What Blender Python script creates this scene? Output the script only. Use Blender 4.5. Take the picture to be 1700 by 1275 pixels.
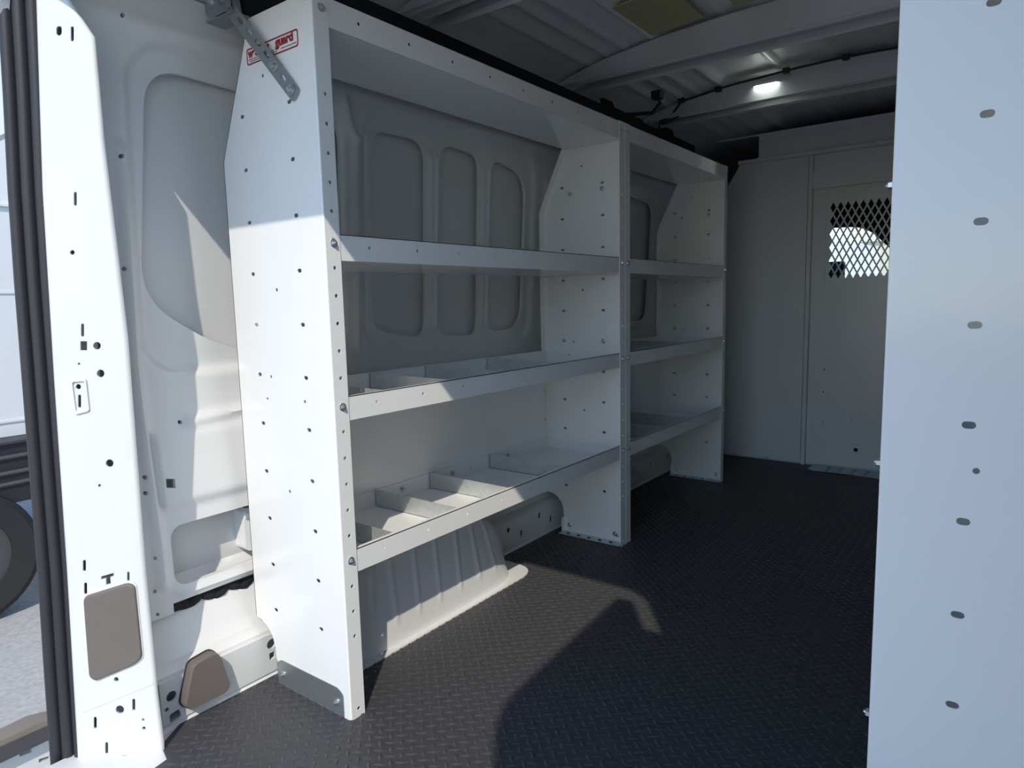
import bpy, bmesh, math, random
import numpy as np
from mathutils import Vector, Matrix, geometry
random.seed(7)
for o in list(bpy.data.objects): bpy.data.objects.remove(o)
scene = bpy.context.scene
COL = scene.collection
R = math.radians

# ------------------------------------------------------------------ camera
F, YAW, PIT, ROL = 1118.4, .6432, .1211, -.0235
CAM = np.array([1.1318, -.889, .9125])
_fw = np.array([-math.sin(YAW)*math.cos(PIT), math.cos(YAW)*math.cos(PIT), -math.sin(PIT)])
_r = np.array([math.cos(YAW), math.sin(YAW), 0.]); _u = np.cross(_r, _fw)
_r2 = math.cos(ROL)*_r+math.sin(ROL)*_u; _u2 = -math.sin(ROL)*_r+math.cos(ROL)*_u
cam = bpy.data.cameras.new('camera'); cam.sensor_width = 36; cam.lens = F/1700*36
cam.clip_start = .02; cam.clip_end = 400
camo = bpy.data.objects.new('camera', cam); COL.objects.link(camo)
camo.matrix_world = Matrix(((_r2[0], _u2[0], -_fw[0], CAM[0]), (_r2[1], _u2[1], -_fw[1], CAM[1]),
                            (_r2[2], _u2[2], -_fw[2], CAM[2]), (0, 0, 0, 1)))
scene.camera = camo
# ------------------------------------------------------------------ light
KX, KY = .645, .872                      # sun travels (-KX, KY, -1)
sund = Vector((-KX, KY, -1)).normalized()
sl = bpy.data.lights.new('sun_offscreen', 'SUN'); sl.energy = 2.0; sl.angle = R(.6); sl.color = (1, .92, .79)
so = bpy.data.objects.new('sun_offscreen', sl); COL.objects.link(so); so.location = (4, -6, 9)
so.rotation_euler = sund.to_track_quat('-Z', 'Y').to_euler()
w = bpy.data.worlds.new('sky'); scene.world = w; w.use_nodes = True
nt = w.node_tree; nt.nodes.clear()
sk = nt.nodes.new('ShaderNodeTexSky'); sk.sky_type = 'NISHITA'; sk.sun_disc = False
sk.sun_elevation = R(42.7); sk.sun_rotation = math.atan2(KX, -KY)
sk.air_density = 1.0; sk.dust_density = .1; sk.ozone_density = 2.5
bg = nt.nodes.new('ShaderNodeBackground'); bg.inputs[1].default_value = .152
wo = nt.nodes.new('ShaderNodeOutputWorld')
nt.links.new(sk.outputs[0], bg.inputs[0]); nt.links.new(bg.outputs[0], wo.inputs[0])
scene.view_settings.view_transform = 'Standard'; scene.view_settings.look = 'None'
scene.cycles.max_bounces = 18; scene.cycles.diffuse_bounces = 14; scene.cycles.glossy_bounces = 6
scene.view_settings.exposure = 0.70; scene.view_settings.gamma = 1; scene.view_settings.use_curve_mapping = False

# ------------------------------------------------------------------ pixel -> place helpers (1700 x 1275 frame)
def ray(x, y): return _fw+(x-850)/F*_r2+(637.5-y)/F*_u2
def on(x, y, ax, v):
    d = ray(x, y); return CAM+d*((v-CAM[ax])/d[ax])
def onp(x, y, o, n):
    d = ray(x, y); o = np.array(o); n = np.array(n)
    return CAM+d*(((o-CAM)@n)/(d@n))

# ------------------------------------------------------------------ materials
def mat(name, col, rough=.5, metal=0., spec=.5, noise=0., nscale=20., bump=0., bscale=200., coat=0., emit=None):
    m = bpy.data.materials.new(name); m.use_nodes = True
    t = m.node_tree; b = t.nodes['Principled BSDF']
    b.inputs['Roughness'].default_value = rough; b.inputs['Metallic'].default_value = metal
    b.inputs['Specular IOR Level'].default_value = spec
    b.inputs['Base Color'].default_value = (*col, 1); b.inputs['Coat Weight'].default_value = coat
    b.inputs['Coat Roughness'].default_value = .12
    tc = t.nodes.new('ShaderNodeTexCoord')
    if noise:
        n = t.nodes.new('ShaderNodeTexNoise'); n.inputs['Scale'].default_value = nscale; n.inputs['Detail'].default_value = 4
        mx = t.nodes.new('ShaderNodeMixRGB'); mx.blend_type = 'MIX'
        mx.inputs[1].default_value = (*[c*(1-noise) for c in col], 1); mx.inputs[2].default_value = (*[min(1, c*(1+noise)) for c in col], 1)
        t.links.new(tc.outputs['Object'], n.inputs['Vector']); t.links.new(n.outputs['Fac'], mx.inputs[0]); t.links.new(mx.outputs[0], b.inputs['Base Color'])
    if bump:
        n2 = t.nodes.new('ShaderNodeTexNoise'); n2.inputs['Scale'].default_value = bscale; n2.inputs['Detail'].default_value = 3
        bp = t.nodes.new('ShaderNodeBump'); bp.inputs['Strength'].default_value = bump; bp.inputs['Distance'].default_value = .002
        t.links.new(tc.outputs['Object'], n2.inputs['Vector']); t.links.new(n2.outputs['Fac'], bp.inputs['Height']); t.links.new(bp.outputs[0], b.inputs['Normal'])
    if emit:
        b.inputs['Emission Color'].default_value = (*emit[0], 1); b.inputs['Emission Strength'].default_value = emit[1]
    return m
def galv_mat():
    m = mat('galvanised_steel', (.62, .66, .66), .45, .65)
    t = m.node_tree; b = t.nodes['Principled BSDF']
    v = t.nodes.new('ShaderNodeTexVoronoi'); v.inputs['Scale'].default_value = 90
    tc = t.nodes.new('ShaderNodeTexCoord'); mx = t.nodes.new('ShaderNodeMixRGB')
    mx.inputs[1].default_value = (.60, .64, .64, 1); mx.inputs[2].default_value = (.71, .74, .73, 1)
    t.links.new(tc.outputs['Object'], v.inputs['Vector']); t.links.new(v.outputs['Color'], mx.inputs[0]); t.links.new(mx.outputs[0], b.inputs['Base Color'])
    return m
M = dict(
    white=mat('white_powder_coat', (.87, .87, .86), .15, spec=.5, noise=.015, nscale=6, coat=.15),
    paint=mat('white_body_paint', (.72, .725, .72), .30, spec=.5, noise=.03, nscale=5, coat=.1),
    skin=mat('grey_inner_skin', (.70, .705, .70), .40, spec=.4, noise=.05, nscale=5),
    roof=mat('grey_white_roof_sheet', (.76, .77, .76), .4, spec=.4, noise=.05, nscale=4),
    bulk=mat('grey_powder_coat', (.74, .75, .76), .28, spec=.5, noise=.02, nscale=5, coat=.1),
    galv=galv_mat(),
    zinc=mat('zinc_strap', (.36, .40, .415), .38, .75, noise=.06, nscale=60),
    bolt=mat('zinc_bolt', (.62, .63, .64), .28, .9),
    rubber=mat('black_rubber', (.028, .028, .032), .5, noise=.1),
    seal=mat('seal_rubber', (.030, .029, .033), .5, noise=.1),
    mat=mat('rubber_floor_mat', (.055, .055, .060), .48, spec=.45, noise=.25, nscale=40, bump=.15, bscale=900),
    bar=mat('rubber_tread', (.060, .059, .064), .27, spec=.5, noise=.2, nscale=60),
    taupe=mat('taupe_plastic', (.155, .132, .118), .55, noise=.04, bump=.15, bscale=1500),
    black=mat('matte_black', (.010, .010, .012), .85),
    dark=mat('dark_plastic', (.022, .022, .026), .6),
    tan=mat('tan_fibre_pad', (.46, .41, .23), .9, noise=.12, nscale=60),
    red=mat('red_print', (.33, .025, .03), .4), ink=mat('dark_print', (.05, .02, .02), .5),
    lens=mat('lamp_lens', (.9, .95, .85), .3, emit=((.90, 1, .93), 18.0)),
    paper=mat('paper', (.62, .68, .74), .7, noise=.1, nscale=30),
    asphalt=mat('asphalt', (.42, .41, .395), .9, noise=.35, nscale=45, bump=.5, bscale=150),
    glassy=mat('tinted_screen', (.12, .20, .26), .25),
    blue=mat('blue_car_paint', (.02, .10, .50), .25, coat=.5),
    cream=mat('cream_stucco', (.78, .72, .58), .9, noise=.05), farwhite=mat('white_truck_paint', (.85, .86, .87), .3),
    green=mat('leaf_green', (.10, .22, .035), .7, noise=.4, nscale=8), glass=mat('car_glass', (.03, .05, .06), .08),
    tyre=mat('tyre_rubber', (.020, .020, .021), .7, noise=.3, nscale=60), redlens=mat('red_lens', (.45, .01, .01), .2),
    tanplastic=mat('dusty_bumper_top', (.24, .20, .16), .8, noise=.15), bumper=mat('grey_bumper', (.075, .075, .08), .6, noise=.1),
    wire=mat('black_wire_loom', (.012, .012, .013), .5),
)

# ------------------------------------------------------------------ mesh builder
def inside(poly, P):
    x, y = P[:, 0], P[:, 1]; c = np.zeros(len(P), bool); n = len(poly); j = n-1
    for i in range(n):
        xi, yi = poly[i]; xj, yj = poly[j]
        if yi != yj:
            c ^= ((yi > y) != (yj > y)) & (x < (xj-xi)*(y-yi)/(yj-yi)+xi)
        j = i
    return c
class MB:
    def __init__(s): s.v = []; s.f = []; s.m = []; s.mi = 0
    def add(s, vs, fs):
        b = len(s.v); s.v += [tuple(map(float, p)) for p in vs]
        s.f += [tuple(b+i for i in q) for q in fs]; s.m += [s.mi]*len(fs)
    def box(s, a, b, fm=None):
        x0, y0, z0 = a; x1, y1, z1 = b
        vs = [(x0, y0, z0), (x1, y0, z0), (x1, y1, z0), (x0, y1, z0), (x0, y0, z1), (x1, y0, z1), (x1, y1, z1), (x0, y1, z1)]
        if fm: vs = [fm(*p) for p in vs]
        s.add(vs, [(0, 3, 2, 1), (4, 5, 6, 7), (0, 1, 5, 4), (1, 2, 6, 5), (2, 3, 7, 6), (3, 0, 4, 7)])
    def cyl(s, a, b, r, r2=None, n=12, rot=0):
        a = Vector(a); b = Vector(b); d = (b-a).normalized(); r2 = r if r2 is None else r2
        q = d.to_track_quat('Z', 'Y'); X = q @ Vector((1, 0, 0)); Y = q @ Vector((0, 1, 0))
        vs = []
        for c, rr in ((a, r), (b, r2)):
            for i in range(n):
                t = 2*math.pi*i/n+rot; vs.append(c+X*rr*math.cos(t)+Y*rr*math.sin(t))
        s.add(vs, [(i, (i+1) % n, n+(i+1) % n, n+i) for i in range(n)]+[tuple(range(n-1, -1, -1)), tuple(range(n, 2*n))])
    def tube(s, pts, r, n=8):
        pts = [Vector(p) for p in pts]; vs = []; fs = []
        for k, p in enumerate(pts):
            d = (pts[min(k+1, len(pts)-1)]-pts[max(k-1, 0)]).normalized()
            q = d.to_track_quat('Z', 'Y'); X = q @ Vector((1, 0, 0)); Y = q @ Vector((0, 1, 0))
            for i in range(n):
                t = 2*math.pi*i/n; vs.append(p+X*r*math.cos(t)+Y*r*math.sin(t))
            if k:
                b = (k-1)*n
                fs += [(b+i, b+(i+1) % n, b+n+(i+1) % n, b+n+i) for i in range(n)]
        fs += [tuple(range(n-1, -1, -1)), tuple(range(len(vs)-n, len(vs)))]
        s.add(vs, fs)
    def sweep(s, prof, stations, closed=True):
        """prof(list of 2D) placed by stations: functions (a,b)->xyz"""
        n = len(prof); vs = []; fs = []
        for st in stations: vs += [st(a, b) for a, b in prof]
        m = n if closed else n-1
        for k in range(len(stations)-1):
            for i in range(m):
                j = (i+1) % n; fs.append((k*n+i, k*n+j, (k+1)*n+j, (k+1)*n+i))
        if closed: fs += [tuple(range(n-1, -1, -1)), tuple(range(len(vs)-n, len(vs)))]
        s.add(vs, fs)
    def sheet(s, outline, holes, fm, t, grid=0.):
        """flat outline with holes (2D), mapped by fm(u, v, w), w = 0 front, -t back"""
        P = []; E = []
        for lp in [outline]+list(holes):
            b = len(P); P += [tuple(p) for p in lp]; E += [(b+i, b+(i+1) % len(lp)) for i in range(len(lp))]
        if grid:
            A = np.array(outline); gx, gy = grid if isinstance(grid, tuple) else (grid, grid)
            X, Y = np.meshgrid(np.arange(A[:, 0].min()+gx*.5, A[:, 0].max(), gx), np.arange(A[:, 1].min()+gy*.5, A[:, 1].max(), gy))
            G = np.stack([X.ravel(), Y.ravel()], 1); k = inside(outline, G)
            for h in holes:
                H = np.array(h); bb = (G[:, 0] > H[:, 0].min()) & (G[:, 0] < H[:, 0].max()) & (G[:, 1] > H[:, 1].min()) & (G[:, 1] < H[:, 1].max())
                ii = np.where(bb & k)[0]
                if len(ii): k[ii[inside(h, G[ii])]] = False
            P += [tuple(p) for p in G[k]]
        V, _, T, *_r = geometry.delaunay_2d_cdt([Vector(p) for p in P], E, [], 0, 1e-6)
        V = np.array([(p.x, p.y) for p in V]); T = np.array([q for q in T if len(q) == 3])
        C = V[T].mean(1); k = inside(outline, C)
        for h in holes:
            H = np.array(h); bb = (C[:, 0] > H[:, 0].min()) & (C[:, 0] < H[:, 0].max()) & (C[:, 1] > H[:, 1].min()) & (C[:, 1] < H[:, 1].max())
            ii = np.where(bb & k)[0]
            if len(ii): k[ii[inside(h, C[ii])]] = False
        T = T[k]; n = len(V)
        ec = {}
        for a, b, c in T.tolist():
            for e in ((a, b), (b, c), (c, a)): ec[e] = 1
        bd = [e for e in ec if (e[1], e[0]) not in ec]
        vs = [fm(u, v, 0.) for u, v in V]+[fm(u, v, -t) for u, v in V]
        fs = [tuple(q) for q in T.tolist()]+[(n+c, n+b, n+a) for a, b, c in T.tolist()]+[(b, a, n+a, n+b) for a, b in bd]
        s.add(vs, fs)
    def build(s, name, material, parent=None, smooth=40, recalc=True, loc=None):
        me = bpy.data.meshes.new(name); me.from_pydata(s.v, [], s.f)
        for m_ in (material if isinstance(material, (list, tuple)) else [material]): me.materials.append(m_)
        me.polygons.foreach_set('material_index', s.m)
        if recalc:
            bm = bmesh.new(); bm.from_mesh(me); bmesh.ops.recalc_face_normals(bm, faces=bm.faces); bm.to_mesh(me); bm.free()
        me.polygons.foreach_set('use_smooth', [True]*len(me.polygons)); me.set_sharp_from_angle(angle=R(smooth)); me.update()
        o = bpy.data.objects.new(name, me); COL.objects.link(o)
        if parent: o.parent = parent
        if loc: o.location = loc
        return o
def tag(o, label=None, cat=None, group=None, kind=None):
    if label: o['label'] = label
    if cat: o['category'] = cat
    if group: o['group'] = group
    if kind: o['kind'] = kind
    return o
def empty(name, loc=(0, 0, 0)):
    o = bpy.data.objects.new(name, None); o.location = loc; o.empty_display_size = .1; COL.objects.link(o); return o
def inst(src, name, parent, loc, rot=(0, 0, 0)):
    o = bpy.data.objects.new(name, src); COL.objects.link(o); o.parent = parent; o.location = loc; o.rotation_euler = rot; return o
# 2D shapes
def circ(x, y, r, n=10): return [(x+r*math.cos(2*math.pi*i/n), y+r*math.sin(2*math.pi*i/n)) for i in range(n)]
def slot(x, y, w, h, n=5):
    r = min(w, h)/2; o = []
    if w >= h:
        for i in range(n+1): a = -math.pi/2+math.pi*i/n; o.append((x+w/2-r+r*math.cos(a), y+r*math.sin(a)))
        for i in range(n+1): a = math.pi/2+math.pi*i/n; o.append((x-w/2+r+r*math.cos(a), y+r*math.sin(a)))
    else:
        for i in range(n+1): a = math.pi*i/n; o.append((x+r*math.cos(a), y+h/2-r+r*math.sin(a)))
        for i in range(n+1): a = math.pi+math.pi*i/n; o.append((x+r*math.cos(a), y-h/2+r+r*math.sin(a)))
    return o
def rrect(x0, y0, x1, y1, r, n=6):
    o = []
    for cx, cy, a0 in ((x1-r, y1-r, 0), (x0+r, y1-r, 90), (x0+r, y0+r, 180), (x1-r, y0+r, 270)):
        for i in range(n+1): a = R(a0+90*i/n); o.append((cx+r*math.cos(a), cy+r*math.sin(a)))
    return o
def rpoly(pts, r, n=6):
    """polygon with rounded corners; r one value or one per corner"""
    o = []; k = len(pts); rs = r if isinstance(r, (list, tuple)) else [r]*k
    for i in range(k):
        p = Vector(pts[i]); a = Vector(pts[i-1]); b = Vector(pts[(i+1) % k])
        da = (a-p); db = (b-p); d = min(rs[i], da.length*.48, db.length*.48)
        s_ = p+da.normalized()*d; e = p+db.normalized()*d
        for j in range(n+1):
            t = j/n; o.append(tuple((1-t)**2*s_+2*t*(1-t)*p+t*t*e))
    return o
def sst(x, a, b):
    t = min(1, max(0, (x-a)/(b-a))); return t*t*(3-2*t)
def sdrect(y, z, y0, z0, y1, z1, r):
    qx = abs(y-(y0+y1)/2)-(y1-y0)/2+r; qz = abs(z-(z0+z1)/2)-(z1-z0)/2+r
    return math.hypot(max(qx, 0), max(qz, 0))+min(max(qx, qz), 0)-r
def seg(y, z, y0, z0, y1, z1):
    dy, dz = y1-y0, z1-z0; t = max(0, min(1, ((y-y0)*dy+(z-z0)*dz)/(dy*dy+dz*dz)))
    return math.hypot(y-y0-t*dy, z-z0-t*dz)

# =================================================================== GROUND AND FLOOR
VL, VR = -.36, 1.366            # rear opening sides
m_ = MB(); m_.box((-60, -40, -.9), (60, 80, -.7)); tag(m_.build('ground', M['asphalt']), 'grey asphalt lot outside the van', 'ground', kind='structure')
m_ = MB(); m_.box((-.44, -.40, -.09), (1.446, 2.95, -.012))
tag(m_.build('floor', M['paint']), 'white painted steel floor pan of the van', 'floor', kind='structure')
matpoly = [(-.31, -.225), (-.27, -.285), (-.215, -.30), (-.205, -.345), (1.21, -.345), (1.30, -.23), (1.30, 2.925), (-.315, 2.925)]
fmz = lambda z: (lambda u, v, w_: (u, v, z+w_))
m_ = MB(); m_.sheet(matpoly, [], fmz(0), .013)
matO = tag(m_.build('floor_mat', M['mat']), 'black rubber floor mat with raised diamond tread running to the bulkhead', 'floor mat')
# tread bars: lens shaped, two directions in turn
P_ = .0315; vs = []; fs = []
bx, bw, bh = .0148, .0042, .0026
for i in range(-11, 43):
    for j in range(-12, 94):
        for kk in (0, 1):
            x = (i+.5*kk)*P_; y = (j+.5*kk)*P_*.955
            if not (-.305 < x < 1.295 and -.335 < y < 2.915): continue
            if x < -.195 and y < -.28 or x < -.255 and y < -.22 or x > 1.2 and y < -.22: continue
            if x < -.165 and .07 < y < .89: continue
            a = R(41 if kk == 0 else 139); c, s_ = math.cos(a), math.sin(a); b = len(vs)
            for px, py, pz in ((-bx, 0, 0), (-.004, -bw, 0), (.004, -bw, 0), (bx, 0, 0), (.004, bw, 0), (-.004, bw, 0), (-bx*.62, 0, bh*.8), (bx*.62, 0, bh*.8), (0, -.0017, bh), (0, .0017, bh)):
                vs.append((x+px*c-py*s_, y+px*s_+py*c, pz-.0001))
            fs += [tuple(b+q for q in t) for t in ((0, 1, 6), (1, 8, 6), (1, 2, 8), (2, 7, 8), (2, 3, 7), (3, 4, 7), (4, 9, 7), (4, 5, 9), (5, 6, 9), (5, 0, 6), (6, 8, 9), (8, 7, 9))]
m_ = MB(); m_.v = vs; m_.f = fs; m_.m = [0]*len(fs)
tag(m_.build('tread_bars', M['bar'], matO, smooth=50, recalc=False), kind='stuff')

# =================================================================== LEFT WALL
def Xw(z):
    if z > 1.42: return -.40+.42*(z-1.42)**1.15
    if z > .8: return -.40-.06*(1.42-z)
    return -.437+.037*sst(z, .8, .3)
NEAR, FAR = -.30, 2.93
def wall_h(y, z):
    h = 0.
    # pocket stampings around the openings
    for a in ((-.185, .77, .40, 1.475, .09), (.475, .765, 1.335, 1.47, .09), (1.50, .765, 2.47, 1.47, .09)):
        d = sdrect(y, z, *a); h -= .014*(1-sst(d, -.012, .012))
    # bottom of the rear quarter sweeps down
    for yy in (.44, 1.415):
        d = seg(y, z, yy, .80, yy, 1.38); h += .012*math.exp(-(d/.013)**2)
    d = seg(y, z, .44, 1.38, .395, 1.47); h += .012*math.exp(-(d/.013)**2)
    for yy in (.764, .792, 1.036, 1.066):
        d = seg(y, z, yy, .835, yy, 1.385); h += .010*math.exp(-(d/.008)**2)
    d = seg(y, z, .498, .86, .498, 1.40); h += .006*math.exp(-(d/.008)**2)
    d = seg(y, z, -.205, .30, -.205, 1.25); h += .010*math.exp(-(d/.010)**2)
    if -.19 < y < .47:
        h += .012*math.exp(-((z-.655-.06*(y+.1))/.012)**2)*sst(y, -.13, -.09)
        h += .012*sst(z, .455, .485)-.012*sst(z, .62, .66)
        h += .008*math.exp(-((z-.265)/.009)**2)*sst(y, -.19, -.15)
    if y > .47:
        h += .010*math.exp(-((z-.62)/.012)**2)
    h += .010*math.exp(-((z-1.50)/.018)**2)
    return h
def Xq(y, z): return Xw(z)+.026*(1-sst(y, .05, .46))
def wall_map(u, v, w_): return (Xq(u, v)+wall_h(u, v)+w_, u, v)
def pxw(x, y): p = on(x, y, 0, -.385); return (p[1], p[2])
def px_hole(cx, cy, w_, h_, kind, conv):
    pl = slot(cx, cy, w_, h_) if kind == 's' else circ(cx, cy, w_/2) if kind == 'c' else [(cx-w_/2, cy-h_/2), (cx+w_/2, cy-h_/2), (cx+w_/2, cy+h_/2), (cx-w_/2, cy+h_/2)]
    return [conv(*p) for p in pl]
Q = rpoly([(-.142, 1.432), (.395, 1.43), (.395, .80), (.02, .808), (-.178, .935)], [.085, .06, .08, .1, .085], 8)
O1 = rpoly([(.512, 1.425), (.742, 1.428), (.748, .800), (.512, .835)], .065, 8)
O2 = rpoly([(.812, 1.432), (1.014, 1.428), (1.020, .795), (.812, .805)], .055, 8)
O3 = rpoly([(1.085, 1.425), (1.298, 1.40), (1.292, .812), (1.085, .805)], [.045, .1, .1, .05], 8)
O4 = rpoly([(1.545, 1.42), (1.90, 1.425), (1.90, .80), (1.545, .81)], .07, 8)
O5 = rpoly([(1.97, 1.42), (2.44, 1.40), (2.43, .80), (1.97, .80)], [.06, .08, .08, .06], 8)
LOW = rrect(-.178, .283, .28, .424, .03)
holes = [Q, O1, O2, O3, O4, O5, LOW, rrect(1.0, .32, 1.40, .60, .05), rrect(1.55, .32, 2.35, .60, .05)]
for cx, cy, r in ((187, 35, 8), (199, 260, 8), (210, 446, 7), (222, 622, 7), (305, 702, 7), (242, 793, 7), (242, 819, 7), (253, 925, 6), (253, 980, 7), (258, 1018, 6)):
    holes.append(px_hole(cx, cy, r, r, 'c', pxw))
holes.append(px_hole(281, 802, 15, 15, 'r', pxw))
m_ = MB(); m_.sheet([(NEAR, .225), (-.186, .225), (-.186, .248), (FAR, .248), (FAR, 1.575), (NEAR, 1.575)], holes, wall_map, .012, grid=.0085)
wallL = tag(m_.build('wall_left', M['paint'], smooth=50), 'white stamped steel inner wall on the driver side with rounded openings', 'wall', kind='structure')
m_ = MB()
m_.sheet([(-.34, -.60), (4.0, -.60), (4.0, 1.62), (-.34, 1.62)], [], lambda u, v, w_: (Xq(u, min(v, 1.42))-.044+w_-.03*sst(v, .75, .2), u, v), .004, grid=(.05, .05))
o = m_.build('outer_skin', M['skin'], wallL); o['label'] = 'grey outer body skin seen through the wall openings'
# sill rail along the floor
prof = [(-.30, -.01), (-.316, .004), (-.318, .010), (-.368, .010), (-.368, .106), (-.317, .106), (-.319, .117), (-.328, .124), (-.350, .130), (-.372, .160), (-.395, .235), (-.46, .30), (-.46, -.01)]
def rail(y0, y1, name):
    m = MB(); m.sweep(prof, [(lambda a, b, yy=yy: (a, yy, b)) for yy in np.linspace(y0, y1, 8)])
    return m.build(name, M['paint'], smooth=30)
t1 = tag(rail(-.30, .06, 'trim_1'), 'white side sill rail beside the mat behind the wheel arch', 'sill', kind='structure')
t2 = tag(rail(.88, 2.925, 'trim_2'), 'white side sill rail along the floor ahead of the wheel arch', 'sill', kind='structure')
m_ = MB(); m_.sheet(rpoly([(-.26, .010), (.045, .010), (.045, .108), (-.26, .108)], [.005, .03, .04, .005]),
                    [circ(.014, .082, .013), [(.006, .040), (.022, .044), (.022, .060), (.006, .060)], circ(-.236, .070, .012), circ(-.248, .045, .005), rpoly([(-.244, .010), (-.218, .014), (-.222, .034), (-.244, .030)], .004)],
                    lambda u, v, w_: (-.312+w_, u, v), .006)
m_.build('rail_plate', M['paint'], t1)
hz = []
for i in range(10):
    hz += [circ(1.0+.2*i, .085, .011), slot(1.08+.2*i, .05, .016, .028)]
m_ = MB(); m_.sheet(rrect(.90, .012, 2.92, .115, .01), hz, lambda u, v, w_: (-.315+w_, u, v), .005); m_.build('rail_plate', M['paint'], t2)
# black foam showing in the gap under the wall panel
m_ = MB(); pts = []
for i in range(30):
    y = -.188+i*.009; pts.append((-.398-.003*math.sin(i*1.7), y, .234+.006*math.sin(i*.8+1)-.006*(i/29)))
m_.tube(pts, .015, 8); m_.box((-.398, -.190, .225), (-.380, -.165, .262))
tag(m_.build('foam_strip', M['black'], smooth=60), 'ragged black foam strip in the gap above the sill rail', 'foam strip')
# white plastic duct piece in the lower opening
root = empty('drain_clip', (-.43, .045, .355)); tag(root, 'small white plastic clip in the lower wall opening beside the shelf', 'clip')
m_ = MB(); m_.sweep(rrect(-.028, -.055, .028, .055, .014), [(lambda a, b, xx=xx: (xx, a, b)) for xx in (-.02, .0, .022, .03)]); m_.build('body', M['white'], root)
m_ = MB(); m_.box((-.018, -.024, .03), (.034, .024, .058)); m_.build('tab', M['galv'], root)

# =================================================================== WHEEL ARCH
def arch(name, sx, ox):
    m = MB(); c0, ry, rz = .485, .385, .30
    ys = np.linspace(c0-ry, c0+ry, 150); vs = []; n = 40
    ribs = [(.30, .30), (.385, .385), (.47, .47), (.56, .56), (.66, .625), (.755, .68), (.215, .25)]
    for y in ys:
        e = min(1, abs(y-c0)/ry); T = rz*max(0, 1-e**2.4)**.5
        x0 = -.158-.10*(1-max(0, 1-e**6)**.5); r = min(.07, T*.8)
        path = [(x0, -.005), (x0-.0, .0)]
        for i in range(14): path.append((x0-.022*(i+1)/14, (T-r)*(i+1)/14))
        for i in range(1, 13): a = math.pi/2*i/12; path.append((x0-.022-r*(1-math.cos(a)), T-r+r*math.sin(a)))
        for i in range(1, 13): path.append((x0-.022-r+(-.370-x0+.022+r)*i/12, T))
        for k, (x, z) in enumerate(path):
            h = 0
            if .055 < z < rz*.97:
                for yb, yt in ribs:
                    yy = yb+(yt-yb)*(z/.3); h = max(h, .004*math.exp(-((y-yy)/.008)**2)*sst(z, .055, .075))
            vs.append((ox+sx*(x+h), y, max(z, -.006)))
    n = len(path); fs = [(k*n+i, k*n+i+1, (k+1)*n+i+1, (k+1)*n+i) for k in range(len(ys)-1) for i in range(n-1)]
    m.add(vs, fs); o = m.build(name, M['paint'], smooth=60)
    f = MB(); f.sheet(rpoly([(ox+sx*-.37, .05), (ox+sx*-.139, .05), (ox+sx*-.139, .925), (ox+sx*-.37, .925)], [.01, .05, .09, .01], 8), [], fmz(.004), .012)
    f.build('floor_flange', M['paint'], o)
    return o
tag(arch('wheel_arch', 1, 0), 'white ribbed wheel arch under the driver side shelf unit', 'wheel arch')
tag(arch('wheel_arch', -1, 1.006), 'white ribbed wheel arch under the passenger side shelf unit', 'wheel arch')

# =================================================================== REAR PILLARS, HEADER
PO = np.array([-.25, -.295, 0.]); PU = np.array([-.105, -.093, 0.]); PU /= np.linalg.norm(PU)
PN = np.array([-PU[1]*1.0, PU[0], 0.]); PN = PN if PN[1] < 0 else -PN
def pxp(x, y): d = onp(x, y, PO, PN)-PO; return (float(d@PU), float(d[2]))
def pil(sx):
    def f(u, v, w_):
        p = PO+PU*u+PN*w_; x = p[0] if sx > 0 else 1.006-p[0]; return (x, p[1], v)
    return f
right_edge = [(104, -8), (150, 60), (165, 230), (205, 560), (235, 950), (255, 1150), (266, 1236), (266, 1300), (270, 1400)]
left_edge = [(150, 1400), (137, 1275), (118, 945), (97, 630), (78, 315), (68, 0), (66, -60)]
outl = [pxp(*p) for p in left_edge]
RE = [pxp(*p) for p in right_edge]
outl = [(a, b) for a, b in outl]+[pxp(98, -60)]+RE
ph = []
for a in ((98, 51, 9, 16, 's'), (120, 56, 5, 25, 's'), (125, 330, 5, 23, 's'), (120, 419, 8, 8, 'c'), (137, 548, 5, 22, 's'), (139, 574, 11, 15, 'r'), (161, 574, 13, 13, 'c'),
          (131, 604, 4, 4, 'c'), (167, 620, 13, 13, 'c'), (130, 642, 9, 9, 'c'), (132, 666, 5, 22, 's'), (182, 769, 13, 13, 'c'), (165, 806, 5, 5, 'c'), (140, 939, 5, 19, 's'),
          (142, 977, 5, 20, 's'), (213, 957, 4, 16, 's'), (193, 1128, 8, 8, 'c'), (199, 1178, 14, 14, 'c'), (222, 1170, 5, 20, 's'),
          (158, 1200, 5, 20, 's'), (238, 1195, 5, 6, 'c'), (239, 1209, 6, 6, 'c'), (177, 1242, 5, 20, 's'), (207, 1262, 16, 18, 's')):
    ph.append(px_hole(*a, pxp))
ph.append([pxp(*p) for p in ((168, 957), (189, 951), (189, 956), (183, 958), (184, 969), (176, 971), (176, 960), (168, 962))])
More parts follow.
